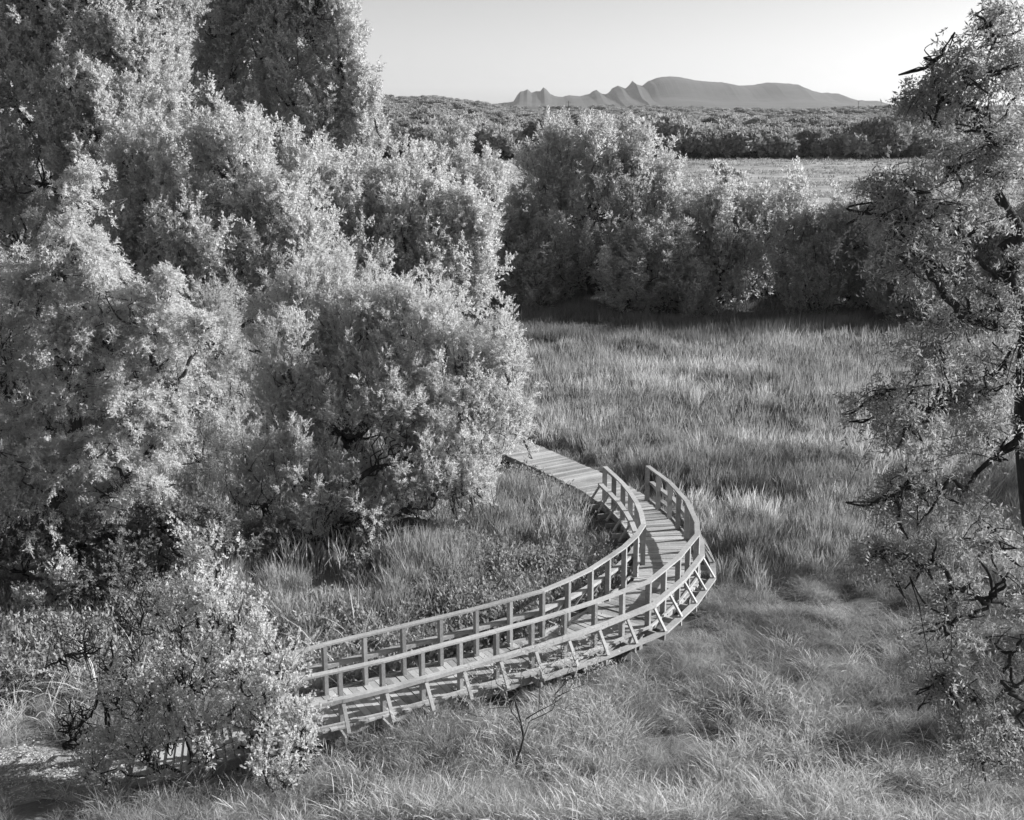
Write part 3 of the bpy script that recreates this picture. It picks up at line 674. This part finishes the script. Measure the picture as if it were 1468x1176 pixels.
def build_grass():
    rng = np.random.default_rng(81)
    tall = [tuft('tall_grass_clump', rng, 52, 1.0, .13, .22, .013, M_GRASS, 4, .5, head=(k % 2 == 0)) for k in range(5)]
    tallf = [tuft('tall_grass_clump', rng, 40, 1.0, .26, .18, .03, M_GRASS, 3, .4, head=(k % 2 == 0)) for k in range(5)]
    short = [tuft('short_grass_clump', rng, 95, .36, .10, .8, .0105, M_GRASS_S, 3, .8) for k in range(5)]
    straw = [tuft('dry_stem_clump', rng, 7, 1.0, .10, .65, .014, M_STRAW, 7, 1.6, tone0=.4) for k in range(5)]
    CLR = CS[(np.arange(len(CS)) % 3) == 0]
    def keep(p, clear=.86):
        m = dist_line(p[:, 0], p[:, 1], CLR) > clear
        m &= dist_line(p[:, 0], p[:, 1], PATH) > 1.0
        m &= ~((p[:, 0] < -6.5) & (p[:, 1] < 18.4) & (rng.random(len(p)) < .75))
        return m
    def tallness(x, y):
        # tall stand fills the far meadow; short turf lies right of the bend and in front
        edge = 27.5 + 2.0 * (N1(x, y, 4, 2) - .5) + np.where(x < 2.5, -3.0, 0)
        return sst(-1.5, 3.5, y - edge)
    # tall meadow
    p = field_pts(rng, 22, 40, lambda a: 11); T = tallness(p[:, 0], p[:, 1]); nn = N2(p[:, 0], p[:, 1], 2.2, 3)
    m = keep(p, 1.0) & (rng.random(len(p)) < T * sst(.25, .55, nn)); p = p[m]; nn = nn[m]
    h = (.2 + 1.2 * nn + .1 * rng.normal(size=len(p))) * np.where(p[:, 1] < 30, .85, 1)
    h = h * np.where((np.abs(p[:, 0] - 1.6) < 3.2) & (dist_line(p[:, 0], p[:, 1], CLR) < 1.9), .62, 1)
    scatter('tall_grass', tall, np.column_stack([p, gz(p[:, 0], p[:, 1]) - .03]), rots(rng, len(p)), np.column_stack([np.ones(len(p)) * .95, np.ones(len(p)) * .95, h]),
            'tall seeding grass of the meadow around the far stretch of the boardwalk', 'grass')
    p = field_pts(rng, 40, 80, lambda a: 5.5, .46); nn = N2(p[:, 0], p[:, 1], 4.5, 3)
    m = rng.random(len(p)) < sst(.2, .45, nn); p = p[m]; nn = nn[m]
    h = .1 + 1.45 * nn + .13 * rng.normal(size=len(p)); h *= np.where(p[:, 1] > 62, .7, 1)
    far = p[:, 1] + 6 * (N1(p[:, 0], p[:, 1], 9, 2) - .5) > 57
    shade_toned_grass = [tuft('shade_toned_clump', rng, 40, .8, .28, .2, .03, M_GRASS_SHADE, 3, .4) for k in range(3)]  # clumps for the far strip, shadow of the row put into their colour
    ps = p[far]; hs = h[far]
    scatter('shade_toned_grass', shade_toned_grass, np.column_stack([ps, gz(ps[:, 0], ps[:, 1]) - .03]), rots(rng, len(ps)), np.column_stack([np.ones(len(ps)) * 1.1, np.ones(len(ps)) * 1.1, hs]),
            'grass coloured darker to paint the shadow at the foot of the tree row', 'shade_toned_grass')
    p = p[~far]; h = h[~far]
    scatter('tall_grass', tallf, np.column_stack([p, gz(p[:, 0], p[:, 1]) - .03]), rots(rng, len(p)), np.column_stack([np.ones(len(p)) * 1.1, np.ones(len(p)) * 1.1, h]),
            'tall grass in the far half of the meadow up to the tree row', 'grass')
    tallp = [tuft('reed_clump', rng, 36, 1.15, .16, .2, .016, M_PALEG, 4, .5, head=True) for k in range(4)]
    p = field_pts(rng, 28, 52, lambda a: 4, .46); nn = N3(p[:, 0], p[:, 1] * 1.6, 5, 3)
    m = keep(p, 1.2) & (rng.random(len(p)) < sst(.5, .68, nn)); p = p[m]
    scatter('reeds', tallp, np.column_stack([p, gz(p[:, 0], p[:, 1]) - .03]), rots(rng, len(p)), np.column_stack([np.ones(len(p)), np.ones(len(p)), .75 + .3 * rng.random(len(p))]),
            'paler seeding reeds standing in drifts through the middle of the meadow', 'reeds')
    # short turf
    p = field_pts(rng, 16.5, 34, lambda a: 24, .48); T = tallness(p[:, 0], p[:, 1]); nn = N3(p[:, 0], p[:, 1], 1.3, 3)
    m = keep(p, .8) & (rng.random(len(p)) < (1.0 - .75 * T) * (.12 + .95 * sst(.36, .56, nn))); p = p[m]; nn = nn[m]
    h = .25 + 1.15 * nn + .15 * rng.normal(size=len(p)); h *= np.where(p[:, 1] < 22, 1.1, 1) * np.where((p[:, 0] < .5) & (p[:, 1] < 22.5), 1.35, 1)
    s = .7 + .8 * rng.random(len(p)) ** 2
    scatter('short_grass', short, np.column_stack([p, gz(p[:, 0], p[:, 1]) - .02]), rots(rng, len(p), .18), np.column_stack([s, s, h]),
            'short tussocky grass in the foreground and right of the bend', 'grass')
    print('short', len(p))
    # pale seeding grass along the front
    pale = [tuft('pale_grass_clump', rng, 46, .62, .11, .42, .0095, M_PALEG, 5, .9, head=True) for k in range(5)]
    p = field_pts(rng, 16.5, 24.5, lambda a: 14 if a < 21 else 7, .48); nn = N2(p[:, 0], p[:, 1], 1.8, 3)
    m = keep(p, 1.0) & (rng.random(len(p)) < sst(.38, .6, nn) * np.where(p[:, 0] > -3.2, 1, .35) * sst(24.5, 20.5, p[:, 1])); p = p[m]; nn = nn[m]
    s = .8 + .5 * rng.random(len(p))
    scatter('pale_grass', pale, np.column_stack([p, gz(p[:, 0], p[:, 1]) - .02]), rots(rng, len(p), .16), np.column_stack([s, s, .4 + .75 * nn]),
            'pale seeding grass glowing along the very front of the meadow', 'grass')
    # straw stems
    p = field_pts(rng, 17, 24, lambda a: 3.2, .48); m = keep(p, 1.0) & (rng.random(len(p)) < sst(.4, .65, N1(p[:, 0], p[:, 1], 2, 2))); p = p[m]
    q = np.column_stack([rng.normal(-4.6, .8, 60), rng.normal(23.2, .7, 60)]); q2 = np.column_stack([rng.normal(-8.2, 1.0, 60), rng.normal(22.3, .5, 60)])
    p = np.concatenate([p, q, q2]); s = .35 + .5 * rng.random(len(p)) ** 1.5; s[-120:] *= 1.9
    scatter('dry_stems', straw, np.column_stack([p, gz(p[:, 0], p[:, 1]) - .02]), rots(rng, len(p), .15), np.column_stack([s, s, s]),
            'bleached dry grass stems arching above the foreground grass', 'grass')
    # leafy forbs in the shade of the grove
    def forb(k):
        n = 26; b = np.column_stack([rng.normal(size=(n, 2)) * .12, np.zeros(n)]); d = rng.normal(size=(n, 3)) * .35 + [0, 0, 1]
        V, t = leaves(b, d, .28 + .25 * rng.random(n), 9, .075, .04, rng)
        return bpy.data.objects.new('forb', mesh_np('forb', V, 4, M_LEAF_FORB, t))
    fb = [forb(k) for k in range(5)]
    p = np.column_stack([rng.uniform(-16, 4.5, 6500), rng.uniform(22, 40, 6500)])
    nn = N1(p[:, 0], p[:, 1], 2.5, 3); lim = np.interp(p[:, 1], [22, 26, 30, 40], [-2.0, 2.4, 2.2, -1])
    m = keep(p, 1.0) & (p[:, 0] < lim) & (rng.random(len(p)) < sst(.3, .6, nn)); p = p[m]; s = .7 + .7 * rng.random(len(p))
    scatter('undergrowth', fb, np.column_stack([p, gz(p[:, 0], p[:, 1]) - .02]), rots(rng, len(p), .15), np.column_stack([s, s, s * 1.1]),
            'leafy undergrowth between the boardwalk bend and the grove', 'undergrowth')
    print('forb', len(p))
    # litter on the dirt path
    def lit(k):
        b = np.column_stack([rng.normal(size=(30, 2)) * .35, .02 + rng.random(30) * .02]); V, t = leaves(b, rng.normal(size=(30, 3)) * [1, 1, .1], np.full(30, .12), 4, .06, .03, rng, jit=.6)
        V[:, 2] = np.abs(V[:, 2]) * .4 + .005; return bpy.data.objects.new('litter', mesh_np('litter', V, 4, M_LEAF_MESQ if k % 2 else M_STRAW, t))
    k = rng.integers(0, len(PATH), 260); p = PATH[k] + rng.normal(size=(260, 2)) * [.5, .45]
    scatter('leaf_litter', [lit(k) for k in range(4)], np.column_stack([p, gz(p[:, 0], p[:, 1]) + .055]), rots(rng, 260, 0), np.ones((260, 3)),
            'dry leaf litter strewn over the dirt path', 'litter')
    # pale field beyond the row
    rowc = [tuft('field_grass_clump', rng, 24, .8, .8, .5, .12, M_GRASS_S, 2, .5) for k in range(3)]
    p = np.column_stack([rng.uniform(-70, 130, 9000), rng.uniform(120, 290, 9000)]); nn = N1(p[:, 0] * .25, p[:, 1], 7, 3)
    p = p[rng.random(len(p)) < sst(.42, .62, nn)]; s = .5 + .6 * rng.random(len(p))
    scatter('field_grass', rowc, np.column_stack([p, gz(p[:, 0], p[:, 1]) - .02]), rots(rng, len(p), .1), np.column_stack([s * 1.4, s * 1.4, s * .8]),
            'sparse dry tussocks striping the pale field', 'grass')
build_grass()

# ------------------------------------------------------------------ scrub on the far hills
def build_scrub():
    rng = np.random.default_rng(91)
    st = dict(dens=.9, cr=1.0, cl=1.6, out=.7, up=.6, ns=12, K=7, sl=.8, ll=.75, lw=.45, droop=.0, tw=.06, twig_step=30)
    protos = []
    lab = 'scrubby tree among many dotted over the far hillside'
    for k in range(6):
        h = 5.0; lobes = [(np.array([rng.normal() * 1.6, rng.normal() * 1.2, h * (.38 + .22 * rng.random())]), np.array([1.9, 1.9, 1.5]) * (.75 + .5 * rng.random())) for _ in range(5)]
        V, tone = crown(lobes, rng, st)
        tb = Tubes()
        for c, r in lobes: tb.add(curve((0, 0, 0), c, rng, 4, (0, 0, 0), .1), .16, .08, 4)
        protos.append((mesh_np('crown', V, 4, M_LEAF_SCRUB, tone), tb.mesh('trunk', M_BARKD)))
    pts = []
    # dense front line, then scattered over the slope
    for k in range(46): pts.append((-65 + 170 * (k + rng.random()) / 46, 291 + rng.random() * 14, 1.0 + rng.random() * .55))
    for k in range(46): pts.append((-70 + 190 * (k + rng.random()) / 46, 306 + rng.random() * 22, .8 + rng.random() * .55))
    while len(pts) < 5200:
        y = 300 + 1150 * rng.random() ** 1.15; x = rng.uniform(-.26, .46) * y
        if N2(np.array([x]), np.array([y]), 45, 3)[0] < .49 + .12 * rng.random(): continue
        pts.append((x, y, .45 + rng.random() * .65))
    pts = sorted(pts, key=lambda p: p[1] / p[2])
    solo = [p for p in pts if -.09 < p[0] / p[1] < .34][:290]; ids = set(map(id, solo)); rest = [p for p in pts if id(p) not in ids]
    first = {}
    for i, (x, y, s) in enumerate(solo):
        k = i % len(protos)
        o = bpy.data.objects.new('scrub_tree', None); COL.objects.link(o); o.location = (x, y, g1(x, y) - .15)
        o.rotation_euler = (0, 0, rng.random() * 6.28); o.scale = (s * (.9 + .3 * rng.random()), s, s * (.85 + .35 * rng.random()))
        tag(o, lab, 'tree', 'scrub trees on the far hillside')
        link('crown', protos[k][0], o); link('trunk', protos[k][1], o)
    src = [bpy.data.objects.new('scrub', pr[0]) for pr in protos]
    R = np.array(rest)
    scatter('distant_scrub', src, np.column_stack([R[:, :2], gz(R[:, 0], R[:, 1]) - .2]), np.column_stack([np.zeros((len(R), 2)), rng.random(len(R)) * 6.28]),
            np.column_stack([R[:, 2] * 1.1, R[:, 2], R[:, 2] * .9]), 'mass of low scrub covering the distant slopes', 'scrub')
build_scrub()
def far_bits():
    # small white house on the left slope and a utility pole on the right one
    m, nt, b = mat_new('white_wall'); b.inputs['Base Color'].default_value = grey(.75)
    md, nt, b = mat_new('dark_roof'); b.inputs['Base Color'].default_value = grey(.2)
    p = P(764, 152, 1010); z = g1(p[0], 1010) ; o = empty('house', (p[0], 1010, z), 'tiny white house on the slope below the jagged mountain end', 'house')
    b = Boxes(); b.beam((-4, 0, 1.6), (4, 0, 1.6), 6, 6.2); link('wall', b.mesh('wall', m), o)
    V = [(-4.4,-3.4,4.7),(4.4,-3.4,4.7),(4.4,3.4,4.7),(-4.4,3.4,4.7),(-4.4,-.05,6.4),(4.4,-.05,6.4),(4.4,.05,6.4),(-4.4,.05,6.4)]
    b = Boxes(); b.hexa(V); link('roof', b.mesh('roof', md), o)
    for px, Y, lb in ((1230, 900, 'slim utility pole on the right hillside skyline'), (815, 700, 'slim utility pole on the slope above the biggest row tree')):
        p = P(px, 160, Y); z = g1(p[0], Y); o = empty('utility_pole', (p[0], Y, z), lb, 'utility pole')
        tb = Tubes(); tb.add([(0, 0, -.5), (0, 0, 5), (0, 0, 11)], .22, .16, 6); link('pole', tb.mesh('pole', M_BARKD), o)
        b = Boxes(); b.beam((-1.2, 0, 10.2), (1.2, 0, 10.2), .14, .16); link('crossarm', b.mesh('crossarm', M_BARKD), o)
far_bits()

# ------------------------------------------------------------------ haze: one closed box of thin air over everything
def haze():
    m = bpy.data.materials.new('haze'); m.use_nodes = True; nt = m.node_tree; nt.nodes.remove(nt.nodes['Principled BSDF'])
    v = nt.nodes.new('ShaderNodeVolumePrincipled'); v.inputs['Color'].default_value = grey(.9); v.inputs['Density'].default_value = 5e-5
    v.inputs['Anisotropy'].default_value = .3
    nt.links.new(v.outputs[0], nt.nodes['Material Output'].inputs['Volume'])
    b = Boxes(); S = 13000
    b.hexa([(-S,-S,-40),(S,-S,-40),(S,S,-40),(-S,S,-40),(-S,-S,260),(S,-S,260),(S,S,260),(-S,S,260)])
    link('haze', b.mesh('haze', m), kind='stuff')
haze()
